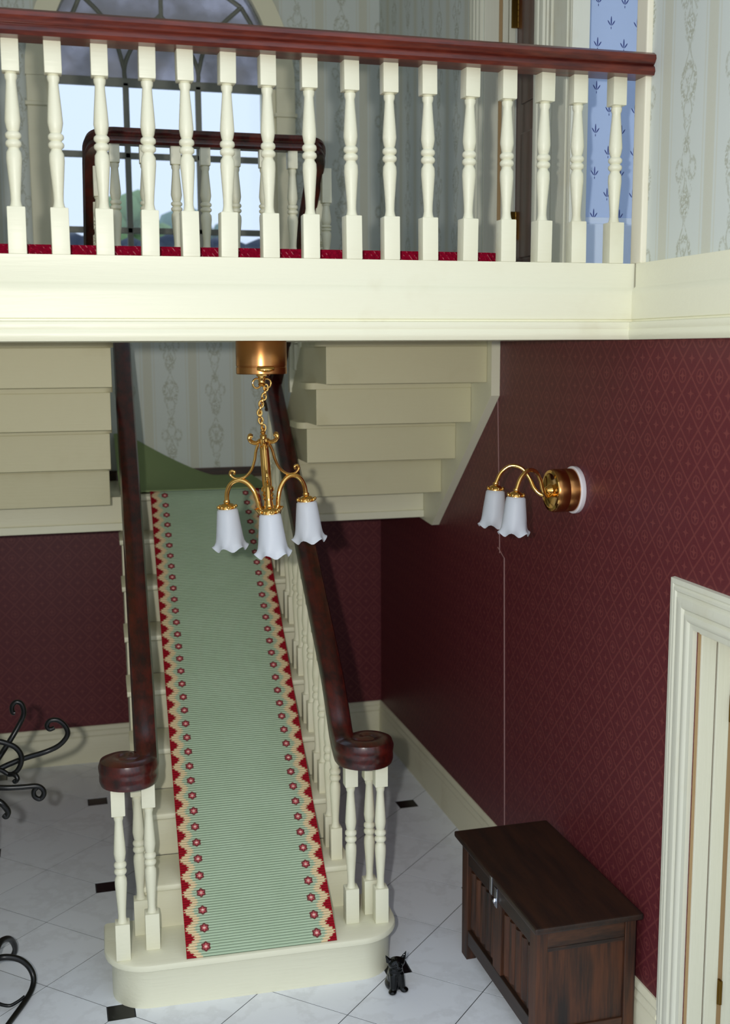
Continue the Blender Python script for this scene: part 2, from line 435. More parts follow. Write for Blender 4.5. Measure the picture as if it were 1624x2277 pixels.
# hairline joint in the right wallpaper
sm = empty('trim_1'); tag(sm, 'thin pale vertical joint line in the burgundy right wallpaper', 'wall joint', kind='structure')
def strip(p0, p1, wd):
    (y0, z0), (y1, z1) = p0, p1; t = Vector((y1-y0, z1-z0)).normalized(); n = Vector((-t.y, t.x))*wd/2
    MB().prism([(y0+n.x, z0+n.y), (y0-n.x, z0-n.y), (y1-n.x, z1-n.y), (y1+n.x, z1+n.y)], 0, XR-.0025, XR+.001).build('joint', 'paper_edge', sm)
strip((5.625, 2.63), (5.572, 1.807), .004); strip((5.60, 1.835), (5.505, 1.79), .003); strip((5.507, 1.794), (5.451, .27), .007)

# gallery deck -------------------------------------------------------------
GY = 4.145
gd = empty('gallery_deck', (0, 0, 0)); tag(gd, 'cream gallery floor with deep moulded front beam above the hall', 'gallery', kind='structure')
MB().box(XL, XR, GY+.02, 5.44, ZB, ZG).build('deck', 'cream', gd)
BP = [(0, ZG), (0, 3.140), (-.006, 3.132), (-.016, 3.120), (-.018, 3.105), (-.018, 3.012), (-.012, 3.008), (-.012, 3.003), (-.034, 2.999), (-.038, 2.985), (-.034, 2.972), (-.040, 2.962), (-.040, 2.945), (-.032, ZB-.004), (.03, ZB-.004), (.03, ZG)]
MB().prism([(GY+a, z) for a, z in BP], 0, XL, XR-.016).build('front_beam', 'cream', gd, 40)
fr = MB().prism([(XR-.016+a, z) for a, z in [(p if i else (0, ZG+.0)) for i, p in enumerate(BP)][:-2]]+[(XR+.017, ZB-.004), (XR+.017, ZG)], 1, YF, GY-.012).build('trim_2', 'cream', None, 40)
tag(fr, 'cream moulded band on the right wall level with the gallery beam', 'wall band', kind='structure')

# doors --------------------------------------------------------------------
ARC = [(0, 0), (.018, 0), (.02, .018), (.027, .024), (.030, .034), (.027, .046), (.019, .05), (.019, .056), (.028, .063), (.031, .078), (.028, .094), (.018, .100), (.018, .108), (.024, .113), (.024, .122), (.016, .128), (.020, .134), (.018, .150), (0, .152)]
def architrave(o, y_in, y_out, z_in, ztop, z0, x=XR, mat='white_paint', top=True):
    """ARC across the width: 0 at the opening; y_in toward the opening"""
    sg = 1 if y_out > y_in else -1; L = abs(y_out-y_in); k = L/.152
    prof = [(d, wd*k) for d, wd in ARC]
    mb = MB(); n = len(prof); r0 = [(x-d, y_in+sg*wd, z0) for d, wd in prof]; r1 = [(x-d, y_in+sg*wd, z_in+(wd if top else 0)) for d, wd in prof]
    mb.rings([r0, r1]).build('architrave', mat, o, 35)
    return prof, sg
d1 = empty('door_1', (0,0,0)); tag(d1, 'white door with moulded white frame in the lower right wall', 'door', kind='structure')
prof, _ = architrave(d1, DY1+.005, DY1+.175, DZ, 0, 0)
architrave(d1, DY0-.005, DY0-.175, DZ, 0, 0)
MB().rings([[(XR-d, DY1+.005+wd, DZ+wd) for d, wd in prof], [(XR-d, DY0-.005-wd, DZ+wd) for d, wd in prof]]).build('head_architrave', 'white_paint', d1, 35)
MB().box(XR+.001, XR+.012, DY1-.004, DY1+.006, 0, DZ).build('raw_edge', 'raw_wood', d1)
MB().box(XR+.012, XR+.075, DY1-.012, DY1, 0, DZ, .003).build('jamb', 'white_paint', d1)
MB().box(XR+.082, XR+.138, DY1-.014, DY1, 0, DZ, .003).build('door_stop', 'white_paint', d1)
MB().box(XR+.138, XR+.2, DY1-.006, DY1, 0, DZ).build('raw_reveal', 'raw_wood', d1)
MB().box(XR, XR+.2, DY0, DY0+.012, 0, DZ).build('jamb', 'white_paint', d1)
MB().box(XR, XR+.2, DY0+.012, DY1-.012, DZ-.012, DZ).build('head', 'white_paint', d1)
lf = MB().box(XR+.150, XR+.195, DY0+.015, DY1-.022, .01, DZ-.015, .004).build('leaf', 'white_paint', d1)
for z0, z1 in ((.2, .8), (.95, 1.65)):
    for y0, y1 in ((DY0+.1, DY0+.35), (DY0+.45, DY0+.7)):
        MB().box(XR+.142, XR+.152, y0, y1, z0, z1, .004).build('panel', 'white_paint', lf)
for zh in (.40, 1.55):
    h = MB().box(XR+.139, XR+.150, DY1-.03, DY1-.008, zh-.05, zh+.05, .002); h.lathe([(.006, -.052), (.007, 0), (.006, .052)], (XR+.142, DY1-.016, zh), 8)
    h.build('hinge', 'old_brass', d1, 40)
# upper closed mahogany door, seen at a grazing angle
d2 = empty('door_2', (0,0,0)); tag(d2, 'dark mahogany door with brass hinges in white frame on the gallery right wall', 'door', kind='structure')
for a, b in ((5.90, 6.07), (5.18, 4.985)):
    architrave(d2, a, b, UH, 0, ZG)
MB().rings([[(XR-d, 5.90+wd, UH+wd) for d, wd in ARC], [(XR-d, 5.18-wd, UH+wd) for d, wd in ARC]]).build('head_architrave', 'white_paint', d2, 35)
MB().box(XR+.004, XR+.085, 5.885, 5.9, ZG, UH, .003).build('jamb', 'white_paint', d2)
MB().box(XR+.085, XR+.102, 5.88, 5.9, ZG, UH).build('raw_edge', 'raw_wood', d2)
MB().box(XR+.104, XR+.135, 5.876, 5.9, ZG, UH, .003).box(XR+.142, XR+.178, 5.88, 5.9, ZG, UH, .003).build('door_stop', 'white_paint', d2)
MB().box(XR+.08, XR+.2, 5.18, 5.195, ZG, UH).build('jamb', 'white_paint', d2)
lf = MB().box(XR+.185, XR+.245, 5.2, 5.878, ZG+.005, UH, .004).build('leaf', 'dark_door', d2)
for z0, z1 in ((ZG+.15, ZG+.8), (ZG+.95, UH-.12)):
    for y0, y1 in ((5.28, 5.5), (5.58, 5.8)): MB().box(XR+.178, XR+.19, y0, y1, z0, z1, .005).build('panel', 'dark_door', lf)
for zh in (3.56, 4.66):
    h = MB().box(XR+.150, XR+.186, 5.868, 5.877, zh-.075, zh+.075, .002)
    for k in range(5): h.lathe([(.009, -.014), (.010, 0), (.009, .014)], (XR+.188, 5.868, zh-.06+k*.03), 10)
    h.build('hinge', 'old_brass', d2, 40)
# open doorway to the blue room
d3 = empty('door_3', (0,0,0)); tag(d3, 'open doorway with plain white jambs beside the gallery rail end', 'doorway', kind='structure')
MB().box(XR-.012, XR, 4.83, 4.975, ZG, UH+.1, .003).build('casing', 'white_paint', d3)
MB().box(XR-.004, XR+.08, 4.79, 4.80, ZG, UH, .002).build('jamb', 'white_paint', d3)
MB().box(XR-.006, XR+.004, 4.80, 4.824, ZG, UH, .002).build('casing_bead', 'white_paint', d3)
MB().box(XR-.010, XR+.017, 4.11, 4.195, ZG, UH, .006).build('near_post', 'pale_edge', d3)
MB().box(XR+.01, XR+.08, 4.195, 4.212, ZG, UH, .003).build('jamb', 'white_paint', d3)
MB().box(XR+.02, XR+.05, 4.205, 4.222, ZG, UH, .003).build('jamb_bead', 'white_paint', d3)
MB().box(XR, XR+.08, 4.195, 4.80, UH, UH+.02).build('head', 'white_paint', d3)

# window -------------------------------------------------------------------
wn = empty('window_1', (0,0,0)); tag(wn, 'tall pointed window with tracery and glazing bars in the back wall', 'window', kind='structure')
# pilasters, capitals, hood band
for x0, x1 in ((WX0-.125, WX0), (WX1, WX1+.13)):
    MB().box(x0, x1, YB-.05, YB+.02, WZ0-.05, WZS-.19, .006).build('pilaster', 'cream_dull', wn)
    MB().box(x0-.012, x1+.012, YB-.062, YB+.02, WZS-.19, WZS-.165, .005).build('capital', 'cream_dull', wn)
    MB().box(x0, x1, YB-.05, YB+.02, WZS-.165, WZS, .006).build('pilaster', 'cream_dull', wn)
Ro, Lo = arch(WR+.13, WZS, 14, HW+.13)
mb = MB()
outer = Ro+Lo[1:]; inner = R_+L_[1:]
mb.rings([[(a[0], YB-.05, a[1]), (b[0], YB-.05, b[1]), (b[0], YB+.02, b[1]), (a[0], YB+.02, a[1])] for a, b in zip(outer, inner)]).build('hood_mould', 'cream_dull', wn, 40)
MB().box(WX0, WX0+.05, YB+.0, YB+.1, WZ0, WZS).box(WX1-.09, WX1, YB+.0, YB+.1, WZ0, WZS).build('reveal', 'cream_dull', wn)
gx0, gx1 = WX0+.05, WX1-.09; mx_ = (.505, .985); YW = YB+.05
for x in mx_: MB().box(x-.02, x+.02, YW-.02, YW+.02, WZ0, WZS, .005).build('mullion', 'window_bar', wn)
for z, t in ((WZS, .045), (4.19, .03), (3.70, .03)): MB().box(gx0, gx1, YW-.02, YW+.02, z-t/2-.005, z+t/2+.005, .005).build('transom', 'window_bar', wn)
MB().box(WX0-.14, WX1+.15, YB-.09, YB+.06, WZ0-.06, WZ0, .01).build('sill', 'cream_dull', wn)
xs = (gx0, mx_[0], mx_[1], gx1)
for a, b in zip(xs, xs[1:]):
    for c, d in ((WZ0, 3.70), (3.70, 4.19), (4.19, WZS)):
        MB().box(a, b, YW-.003, YW+.003, c, d).build('pane', 'glass', wn)
# tracery: curved mullion tops meeting in a point, V bars over the side lights, central stem
def bar(pts, r=.016): MB().tube([(x, YW, z) for x, z in spline([(x, 0, z) for x, z in pts], 5) and [(p.x, p.z) for p in spline([(x, 0, z) for x, z in pts], 5)]], r, 6).build('tracery_bar', 'window_bar', wn, 60)
bar([(.505, WZS), (.50, 4.74), (.525, 4.83), (.60, 4.95), (.745, 5.10)]); bar([(.985, WZS), (.99, 4.74), (.965, 4.83), (.89, 4.95), (.745, 5.10)])
bar([(.752, 5.08), (.752, 5.35), (.752, 5.62)])
bar([(.06, 4.86), (.17, 5.06), (.235, 5.20)]); bar([(.235, 5.20), (.36, 5.08), (.45, 4.92), (.50, 4.74)])
bar([(1.44, 4.86), (1.38, 5.04), (1.29, 5.19)]); bar([(1.29, 5.19), (1.15, 5.06), (1.04, 4.92), (.99, 4.74)])
bar([(.235, 5.20), (.45, 5.34), (.752, 5.55)]); bar([(1.29, 5.19), (1.05, 5.34), (.752, 5.55)])
poly = [(WX1, WZS)]+R_[1:]+L_[1:]
MB().prism(poly, 1, YW-.003, YW+.003).build('tracery_pane', 'milk_glass', wn)
# outside the window
def shrub(name, c, r, mat, label, n=26, seed=1):
    rnd = random.Random(seed); mb = MB()
    for k in range(n):
        a = rnd.uniform(0, 2*PI); e = rnd.uniform(-.2, 1.3); q = rnd.uniform(.5, .95)*r
        mb.sphere((c[0]+q*math.cos(a)*math.cos(e), c[1]+q*math.sin(a)*math.cos(e)*.8, c[2]+q*math.sin(e)*1.25), r*rnd.uniform(.2, .36), 8)
    mb.box(c[0]-.1, c[0]+.1, c[1]-.1, c[1]+.1, -2, c[2], .02)
    return tag(mb.build(name, mat, None, 60), label, 'shrub')
shrub('garden_shrub', (.9, 14.2, 4.05), .55, 'leaf', 'pale green shrub outside the window, behind the left glazing bar', seed=3)
shrub('garden_shrub', (1.75, 15.2, 3.9), .65, 'leaf_blue', 'blue green shrub outside the middle of the window', seed=5)
hd = MB()
for k in range(24): hd.sphere((-1.5+k*.2, 11+random.uniform(-.1, .1), 3.72+random.uniform(-.03, .06)), .24, 8)
hd.box(-1.6, 3.3, 10.85, 11.15, -1, 3.72, .05)
tag(hd.build('clipped_hedge', 'dark_hedge', None, 60), 'low dark hedge outside along the foot of the window', 'hedge')

# ------------------------------------------------------------------ balusters
def baluster_mesh(h, wb_=.031, base=.16, top=.11):
    """square block, turned shaft with a double bead, square block"""
    mb = MB(); mb.box(-wb_, wb_, -wb_, wb_, 0, base, .004); mb.box(-wb_*.94, wb_*.94, -wb_*.94, wb_*.94, h-top, h, .004)
    s = h-base-top; z = lambda t: base-.004+t*(s+.008)
    mb.lathe([(.024, z(0)), (.019, z(.03)), (.017, z(.06)), (.018, z(.12)), (.023, z(.26)), (.0265, z(.36)), (.0255, z(.41)), (.019, z(.435)), (.0185, z(.445)), (.026, z(.46)), (.0275, z(.475)), (.026, z(.49)), (.0185, z(.505)),
              (.026, z(.52)), (.0275, z(.535)), (.026, z(.55)), (.0185, z(.565)), (.022, z(.585)), (.0265, z(.64)), (.0235, z(.74)), (.0185, z(.88)), (.017, z(.93)), (.0205, z(.95)), (.0215, z(.975)), (.018, z(.985)), (.022, z(1))], n=14, cap=False)
    return mb.mesh('baluster', 35)
# front balustrade of the gallery
gb = empty('gallery_balustrade', (1.0, GY+.03, ZG)); tag(gb, 'long cream balustrade with mahogany handrail along the gallery front', 'balustrade')
bm_ = baluster_mesh(.715); bm_.materials.append(M['cream'])
BX = [-.58, -.43, -.28, -.128, .017, .169, .326, .469, .606, .760, .913, 1.073, 1.221, 1.372, 1.531, 1.689, 1.837, 1.986, 2.147]
for x in BX:
    b = link('baluster', bm_, None, gb); b.location = (x-1.0+.006, 0, 0)
    b.rotation_euler = (random.uniform(-.006, .006), random.uniform(-.01, .012), random.uniform(-.08, .08))
RP = [(-.040, -.043), (-.046, -.030), (-.043, -.014), (-.036, -.006), (-.044, .002), (-.051, .016), (-.049, .030), (-.036, .041), (-.014, .047), (.014, .047), (.036, .041), (.049, .030), (.051, .016), (.044, .002), (.036, -.006), (.043, -.014), (.046, -.030), (.040, -.043)]
MB().sweep([(XL-1.0, -.032, .752), (0, -.032, .752), (XR+.0155-1.0, -.032, .752)], [(a*1.3, b) for a, b in RP]).build('handrail', 'mahogany', gb, 35)
# crimson runner on the gallery floor
poly = [(-.7, 4.27), (1.66, 4.27), (1.74, 4.29), (1.79, 4.34), (1.81, 4.42), (1.81, 4.9), (-.7, 4.9)]
rg = empty('gallery_rug', (.5, 4.6, ZG)); tag(rg, 'crimson wool runner lying on the gallery floor behind the balusters', 'rug')
MB().prism([(x-.5, y-4.6) for x, y in poly], 2, .006, .044).build('pile', 'crimson_rug', rg)
MB().prism([(x-.5+(.004 if x > 0 else 0), y-4.6-(.006 if y < 4.4 else 0)) for x, y in poly], 2, 0, .009).build('backing', 'rug_backing', rg)

# rear balustrade of the gallery and down both return flights
FX0, FX1 = 1.32, 2.20                               # right return flight
LX0, LX1 = -.66, .245                               # left return flight
BYF = [6.40, 6.15, 5.90, 5.66, 5.42]                # front faces of the step blocks, rising toward the gallery
BZ = [2.04+.2265*k for k in range(6)]
rb = empty('return_balustrade', (.74, 5.6, ZG)); tag(rb, 'mahogany rail with cream balusters around the stairwell behind the gallery', 'balustrade')
RO = Vector((.74, 5.6, ZG))
rail_z = .66
xl, xr_ = .19, 1.29; yR = 5.58
path = [(xl+.015, 7.05, ZG-.69), (xl, 6.55, ZG-.22), (xl, 6.1, ZG+.20), (xl, 5.85, ZG+.44), (xl, 5.73, ZG+.56), (xl+.004, 5.66, ZG+.62), (xl+.03, 5.60, ZG+.65), (xl+.085, yR, ZG+rail_z), (xl+.2, yR, ZG+rail_z), (.74, yR, ZG+rail_z)]
pr = [(1.48-x, y, z) for x, y, z in path[::-1]][1:]
pts = spline(path+pr, 5)
SP = [(-.032, -.038), (-.038, -.026), (-.034, -.01), (-.03, -.004), (-.038, .004), (-.042, .018), (-.034, .034), (-.012, .04), (.012, .04), (.034, .034), (.042, .018), (.038, .004), (.03, -.004), (.034, -.01), (.038, -.026), (.032, -.038)]
MB().sweep([p-RO for p in pts], SP).build('handrail', 'mahogany_stair', rb, 35)
bmr = baluster_mesh(rail_z-.02, .026, .15, .1); bmr.materials.append(M['cream'])
for x in (.29, .43, .575, .715, .86, 1.0, 1.14): link('baluster', bmr, None, rb, (x-RO.x, yR-RO.y, 0))
for y in (5.72, 5.87, 6.02, 6.17, 6.32, 6.47, 6.62):
    zr = ZG+.54-(y-5.75)*.93; zt = min(ZG, 3.21-(y-5.98)*.886)
    me = baluster_mesh(zr-zt, .026, .15, .17); me.materials.append(M['cream'])
    for x in (.218, 1.342): link('baluster', me, None, rb, (x-RO.x, y-RO.y, zt-RO.z+.002))
rb_edge = MB().box(.25, 1.23, 5.44, 5.66, ZB, ZG, .004).build('well_edge', 'cream', gd)

# ------------------------------------------------------------------ return flights and landing
def flight(name, x0, x1, inner, label):
    o = empty(name, ((x0+x1)/2, 6.0, 2.0)); tag(o, label, 'staircase'); ox, oy, oz = (x0+x1)/2, 6.0, 2.0
    for k in range(5):
        yf, z0, z1 = BYF[k], BZ[k], BZ[k+1]; yb = BYF[k]+.30
        if k == 4: z1 = ZG-.01
        MB().box(x0-ox, x1-ox, yf-oy, yb-oy, z0-oz, z1-.034-oz, .004).build('step_block', 'cream_flight_shaded', o)
        # tread with a rounded return nosing on the well side
        n = 5; ov = .05 if inner == x0 else .015; r = .05; yb2 = yb-.02; yfr = yf+.004
        xi = inner+(-ov if inner == x0 else ov); xo = x1 if inner == x0 else x0; sg = 1 if xo > xi else -1
        poly = [(xo, yfr), (xo, yb2)]+[(xi+sg*(r-r*math.sin(a)), yb2-r+r*math.cos(a)) for a in [PI/2*i/n for i in range(n+1)]]+[(xi+sg*(r-r*math.cos(a)), yfr+r-r*math.sin(a)) for a in [PI/2*i/n for i in range(n+1)]]
        MB().prism([(a-ox, b-oy) for a, b in poly], 2, z1-.034-oz, z1-oz).build('tread', 'cream_flight_shaded', o, 40)
    return o
fr_ = flight('return_flight', FX0, FX1, FX0, 'right return flight of cream stairs seen from underneath beside the burgundy wall')
fl_ = flight('return_flight', LX0, LX1, LX1, 'left return flight of cream stairs seen from underneath at the left edge')
for o, xa, xb in ((fr_, FX1, XR), (fl_, XL, LX0)):
    ox = o.location.x
    poly = [(5.60, 3.20), (5.60, 2.65), (6.585, 1.81), (7.2, 1.845), (7.2, 2.6), (6.4, 3.2)]
    MB().prism([(y-6.0, z-2.0) for y, z in poly], 0, xa+.001-ox, xb-.001-ox).build('wall_stringer', 'cream', o)
for o, xa, xb in ((fr_, 1.327, 1.357), (fl_, .203, .233)):
    ox = o.location.x
    poly = [(5.46, 3.21), (5.46, 3.14), (6.56, 2.143), (6.95, 2.06), (6.95, 2.35), (5.98, 3.21)]
    MB().prism([(y-6.0, z-2.0) for y, z in poly], 0, xa-ox, xb-ox).build('inner_string', 'cream_flight_shaded', o)
la = empty('stair_landing', (.77, 7.4, 2.0)); tag(la, 'cream stair landing under the window at the head of the main flight', 'landing')
LO = Vector((.77, 7.4, 2.0)); ZT = 2.005
for x0, x1, y0 in ((XL+.002, .33, 6.72), (.33, 1.20, 7.06), (1.20, FX1, 6.72)):
    MB().box(x0-LO.x, x1-LO.x, y0+.04-LO.y, YB-.002-LO.y, 1.86-2, ZT-2).build('platform', 'cream_dull', la)
for x0, x1 in ((XL+.002, .345), (1.29, FX1)):
    MB().box(x0-LO.x, x1-LO.x, 6.745-LO.y, 6.77-LO.y, 1.885-2, 2.04-2, .004).build('fascia', 'cream_dull', la)
    MB().box(x0-LO.x, x1-LO.x, 6.73-LO.y, 6.765-LO.y, 1.84-2, 1.886-2, .006).build('fascia_bead', 'cream', la)
tb = MB().box(XL+.002, XR, YB-.018, YB, ZT, ZT+.07, .003).build('trim_3', 'oak_x'); tag(tb, 'dark brown skirting strip at the back of the stair landing', 'skirting board', kind='structure')

# ------------------------------------------------------------------ main staircase (turned a little in the hall)
ROT = math.radians(-1.9)
ms = empty('main_staircase', (.78, 4.68, 0), ROT); tag(ms, 'cream main staircase with mahogany scrolled handrails rising from the marble floor', 'staircase')
RISE, GO = .2225, .295; SX0, SX1 = -.545, .470; NS = 9
def capsule(x0, x1, y0, y1, r, n=8):
    """front corners rounded by r, back square"""
    return [(x1, y1)]+[(x0, y1)]+[(x0+r-r*math.cos(a), y0+r-r*math.sin(a)) for a in [PI/2*i/n for i in range(n+1)]]+[(x1-r+r*math.sin(a), y0+r-r*math.cos(a)) for a in [PI/2*i/n for i in range(n+1)]]
def loft_poly(stack, name, mat, parent, smooth=40):
    return MB().rings([[(x, y, z) for x, y in poly] for poly, z in stack]).build(name, mat, parent, smooth)
cp = lambda d: capsule(-.702+d, .655-d, 0+d, .42, .20-d)
loft_poly([(cp(.032), 0), (cp(.032), .178), (cp(.022), .19)], 'riser', 'cream', ms)
loft_poly([(cp(.012), .184), (cp(.003), .190), (cp(0), .2025), (cp(.004), .216), (cp(.014), .2225)], 'tread', 'cream', ms)
for k in range(2, NS+1):
    y0 = GO*(k-1); z1 = RISE*k
    yb = y0+GO+.02 if k < NS else y0+.12
    MB().box(SX0+.012, SX1-.012, y0+.03, y0+.05, RISE*(k-1)-.002, z1-.034, .002).build('riser', 'cream_dull', ms)
    nose = [(yb, z1-.036), (yb, z1), (y0+.014, z1), (y0+.004, z1-.006), (y0, z1-.018), (y0+.004, z1-.030), (y0+.014, z1-.036)]
    MB().prism(nose, 0, SX0, SX1).build('tread', 'cream_dull', ms, 40)
for xa, xb in ((SX0+.012, SX0+.034), (SX1-.034, SX1-.012)):
    saw = [(.42, 0)]
    for k in range(2, NS): saw += [(GO*(k-1)+.05, RISE*(k-1)-.036), (GO*(k-1)+.05, RISE*k-.036)]
    saw += [(GO*(NS-1)+.05, RISE*(NS-1)-.036), (GO*(NS-1)+.05, RISE*(NS-1)-.3), (.9, 0)]
    saw[0] = (.345, 0)
    MB().prism(saw, 0, xa, xb).build('stringer', 'cream_dull', ms)
RXL, RXR = -.485, .410
def rail_c(y): return 1.235+.754*(y-.29)            # centre height of the handrail along the flight (local y)
VZ = 1.075
def volute(rx, side):
    """rail from the landing down, easing level and curling outward"""
    yc = .15; r0 = .092 if side < 0 else .10
    P = [(rx, y, rail_c(y)) for y in (2.8, 2.45, 2.0, 1.5, 1.0, .7, .5)]
    P += [(rx, .40, rail_c(.40)-.012), (rx, .32, rail_c(.32)-.04), (rx, .25, rail_c(.25)-.07), (rx, .20, VZ+.022)]
    out = spline(P, 5)
    for i in range(0, 46):
        t = i/45; a = t*1.32*2*PI; r = r0*(1-.80*t**1.05)
        out.append(Vector((rx+side*(r0-r*math.cos(a)), yc-r*math.sin(a), VZ+.012*(1-t)**6*0)))
    return out
VP = [(-.044, -.045), (-.050, -.032), (-.050, -.016), (-.0485, -.008), (-.051, .002), (-.053, .018), (-.044, .038), (-.018, .047), (.018, .047), (.044, .038), (.053, .018), (.051, .002), (.0485, -.008), (.050, -.016), (.050, -.032), (.044, -.045)]
for rx, sd in ((RXL, -1), (RXR, 1)):
    vp_ = volute(rx, sd); h = MB().sweep(vp_, VP, scale=[1+.3*max(0, min(1, (.42-p.y)/.25)) for p in vp_]).build('handrail', 'mahogany_stair', ms, 35)
    r0 = .092 if sd < 0 else .10
    MB().lathe([(.02, -.058), (.05, -.055), (.055, -.02), (.055, .02), (.045, .046), (.03, .053), (.012, .057)], (rx+sd*r0, .15, VZ), 20).build('volute_eye', 'mahogany_stair', h, 40)
newel = baluster_mesh(.80, .032, .17, .13); newel.materials.append(M['cream'])
for x, y in ((-.617, .095), (-.485, .16), (-.53, .30), (.575, .145), (.44, .175), (.545, .24)):
    link('baluster', newel, None, ms, (x, y, RISE))
for k in range(2, NS):
    for dy in (.09, .235):
        y = GO*(k-1)+dy; h = rail_c(y)-.02-RISE*k
        me = baluster_mesh(h, .028, .16, .16); me.materials.append(M['cream_dull'])
        for rx in (RXL, RXR): link('baluster', me, None, ms, (rx, y, RISE*k))

# green runner: stretched over the nosings
def ribbon(name, prof, x0, x1, th, mat, parent, nx=8):
    """prof: (y,z) list along the ribbon; uv in metres"""
    mb = MB(); uv = []; L = [0]
    for a, b in zip(prof, prof[1:]): L.append(L[-1]+math.hypot(b[0]-a[0], b[1]-a[1]))
    m = len(prof)
    for layer in (1, 0):
        for i, (y, z) in enumerate(prof):
            a = prof[max(i-1, 0)]; b = prof[min(i+1, m-1)]; t = Vector((b[0]-a[0], b[1]-a[1])).normalized(); n = Vector((-t.y, t.x))
            for j in range(nx+1):
                x = x0+(x1-x0)*j/nx; mb.v.append((x, y+n.x*th*layer, z+n.y*th*layer)); uv.append((x-x0, L[i]))
    W_ = nx+1; N_ = m*W_
    for i in range(m-1):
        for j in range(nx):
            q = (i*W_+j, i*W_+j+1, (i+1)*W_+j+1, (i+1)*W_+j); mb.f.append(q); mb.f.append(tuple(N_+k for k in q[::-1]))
        for j in (0, nx):
            q = (i*W_+j, (i+1)*W_+j); mb.f.append((q[0], q[1], N_+q[1], N_+q[0]))
    for i in (0, m-1):
        for j in range(nx):
            q = (i*W_+j, i*W_+j+1); mb.f.append((q[0], q[1], N_+q[1], N_+q[0]))
    mb.uv = uv
    return mb.build(name, mat, parent, 60)
run = empty('stair_runner', (.78, 4.68, 0), ROT); tag(run, 'sage green ribbed stair runner with red and cream flowered borders on the main flight', 'stair carpet')
prof = [(.012, .2235), (.06, .2335+.012)]
sl = RISE/GO
for i in range(1, 41):
    y = .06+(2.33-.06)*i/40; prof.append((y, RISE+sl*(y)+.003+.0015*math.sin(y*2*PI/GO)))
prof += [(2.37, RISE*NS+.012), (2.42, RISE*NS+.012)]
prof[1] = (.05, RISE+sl*.05+.003)
ribbon('pile', prof, -.345, .335, .007, 'runner', run)
# landing carpet, its back corner curling up against the wall
mb = MB(); nx, ny = 24, 18; th = .008
def lz(x, y):
    a = max(0, (y-7.25)/.63); b = max(0, min(1, (1.02-x)/.6))
    return ZT+.012+.30*(b**1.25)*(a**1.6)
for layer in (1, 0):
    for i in range(ny+1):
        for j in range(nx+1):
            x = .34+.94*j/nx; y = 7.12+.77*i/ny; mb.v.append((x-LO.x, y-LO.y, lz(x, y)+th*layer-LO.z))
W_ = nx+1; N_ = W_*(ny+1)
for i in range(ny):
    for j in range(nx):
        q = (i*W_+j, i*W_+j+1, (i+1)*W_+j+1, (i+1)*W_+j); mb.f.append(q); mb.f.append(tuple(N_+k for k in q[::-1]))
for i in range(ny):
    for j in (0, nx): mb.f.append((i*W_+j, (i+1)*W_+j, N_+(i+1)*W_+j, N_+i*W_+j))
for j in range(nx):
    for i in (0, ny): mb.f.append((i*W_+j, i*W_+j+1, N_+i*W_+j+1, N_+i*W_+j))
lc = mb.build('landing_carpet', 'moss_rug', None, 60, LO); tag(lc, 'moss green carpet on the landing, its back left corner curled up the wall', 'carpet')

# ------------------------------------------------------------------ lamp shade shared by both lamps
def shade_mesh():
    mb = MB(); n = 42; R = []
    prof = [(.036, 0), (.0425, -.006), (.0455, -.03), (.049, -.06), (.0525, -.09), (.055, -.115), (.058, -.137), (.063, -.153), (.070, -.163)]
    for i, (r, z) in enumerate(prof):
        k = max(0, (i-4)/4)**2
        R.append([((r+.007*k*math.cos(6*t))*math.cos(t), (r+.007*k*math.cos(6*t))*math.sin(t), z+.010*k*math.cos(6*t)) for t in [2*PI*j/n for j in range(n)]])
    for i, (r, z) in list(enumerate(prof))[::-1]:
        k = max(0, (i-4)/4)**2; r -= .003
        R.append([((r+.007*k*math.cos(6*t))*math.cos(t), (r+.007*k*math.cos(6*t))*math.sin(t), z+.002+.010*k*math.cos(6*t)) for t in [2*PI*j/n for j in range(n)]])
    mb.rings(R, cap=False); me = mb.mesh('shade', 60); me.materials.append(M['frosted']); return me
SH = shade_mesh()
def cap_mesh():
    mb = MB().lathe([(.012, .032), (.014, .026), (.012, .020), (.022, .016), (.031, .008), (.035, -.003), (.034, -.010), (.0, -.010)], n=18)
    for k in range(8):
        a = 2*PI*k/8; mb.sphere((.036*math.cos(a), .036*math.sin(a), .005), .0075, 8)
    me = mb.mesh('cap', 50); me.materials.append(M['brass']); return me
CP = cap_mesh()
BU = MB().lathe([(.008, -.01), (.010, -.02), (.016, -.04), (.018, -.055), (.014, -.07), (.004, -.078)], n=12).mesh('bulb', 60); BU.materials.append(M['bulb'])
def lamp_head(parent, loc, tilt=(0,0,0)):
    s = link('shade', SH, None, parent, loc); s.rotation_euler = tilt
    c = link('cap', CP, None, s, (0, 0, .004)); b = link('bulb', BU, None, s, (0, 0, 0))
    return s

# ------------------------------------------------------------------ chandelier
CX, CY = .778, 4.47
ch = empty('chandelier', (CX, CY, ZB-.002)); tag(ch, 'brass three arm chandelier with frosted bell shades hanging under the gallery', 'chandelier')
Z = lambda z: z-ZB+.002
cn = MB().lathe([(.100, 0), (.101, -.002), (.101, -.098), (.099, -.100), (.099, -.103), (.101, -.105), (.101, -.128), (.098, -.131), (.0, -.131)], n=48).build('canopy', 'brass_satin', ch, 40)
MB().lathe([(.038, -.100), (.042, -.104), (.042, -.114), (.030, -.122), (.022, -.130), (.018, -.136)], (0, -.072, .0), 24).build('canopy_boss', 'brass', cn, 50)
fn = MB().lathe([(.022, -.131), (.022, -.138), (.015, -.142), (.013, -.168), (.016, -.172), (.010, -.180), (.0, -.181)], n=16)
for s in (-1, 1):
    fn.tube([(s*.014+s*.017*math.cos(a)*1.0+s*.006, 0, -.168+.019*math.sin(a)) for a in [2*PI*k/14 for k in range(15)]], .0042, 8)
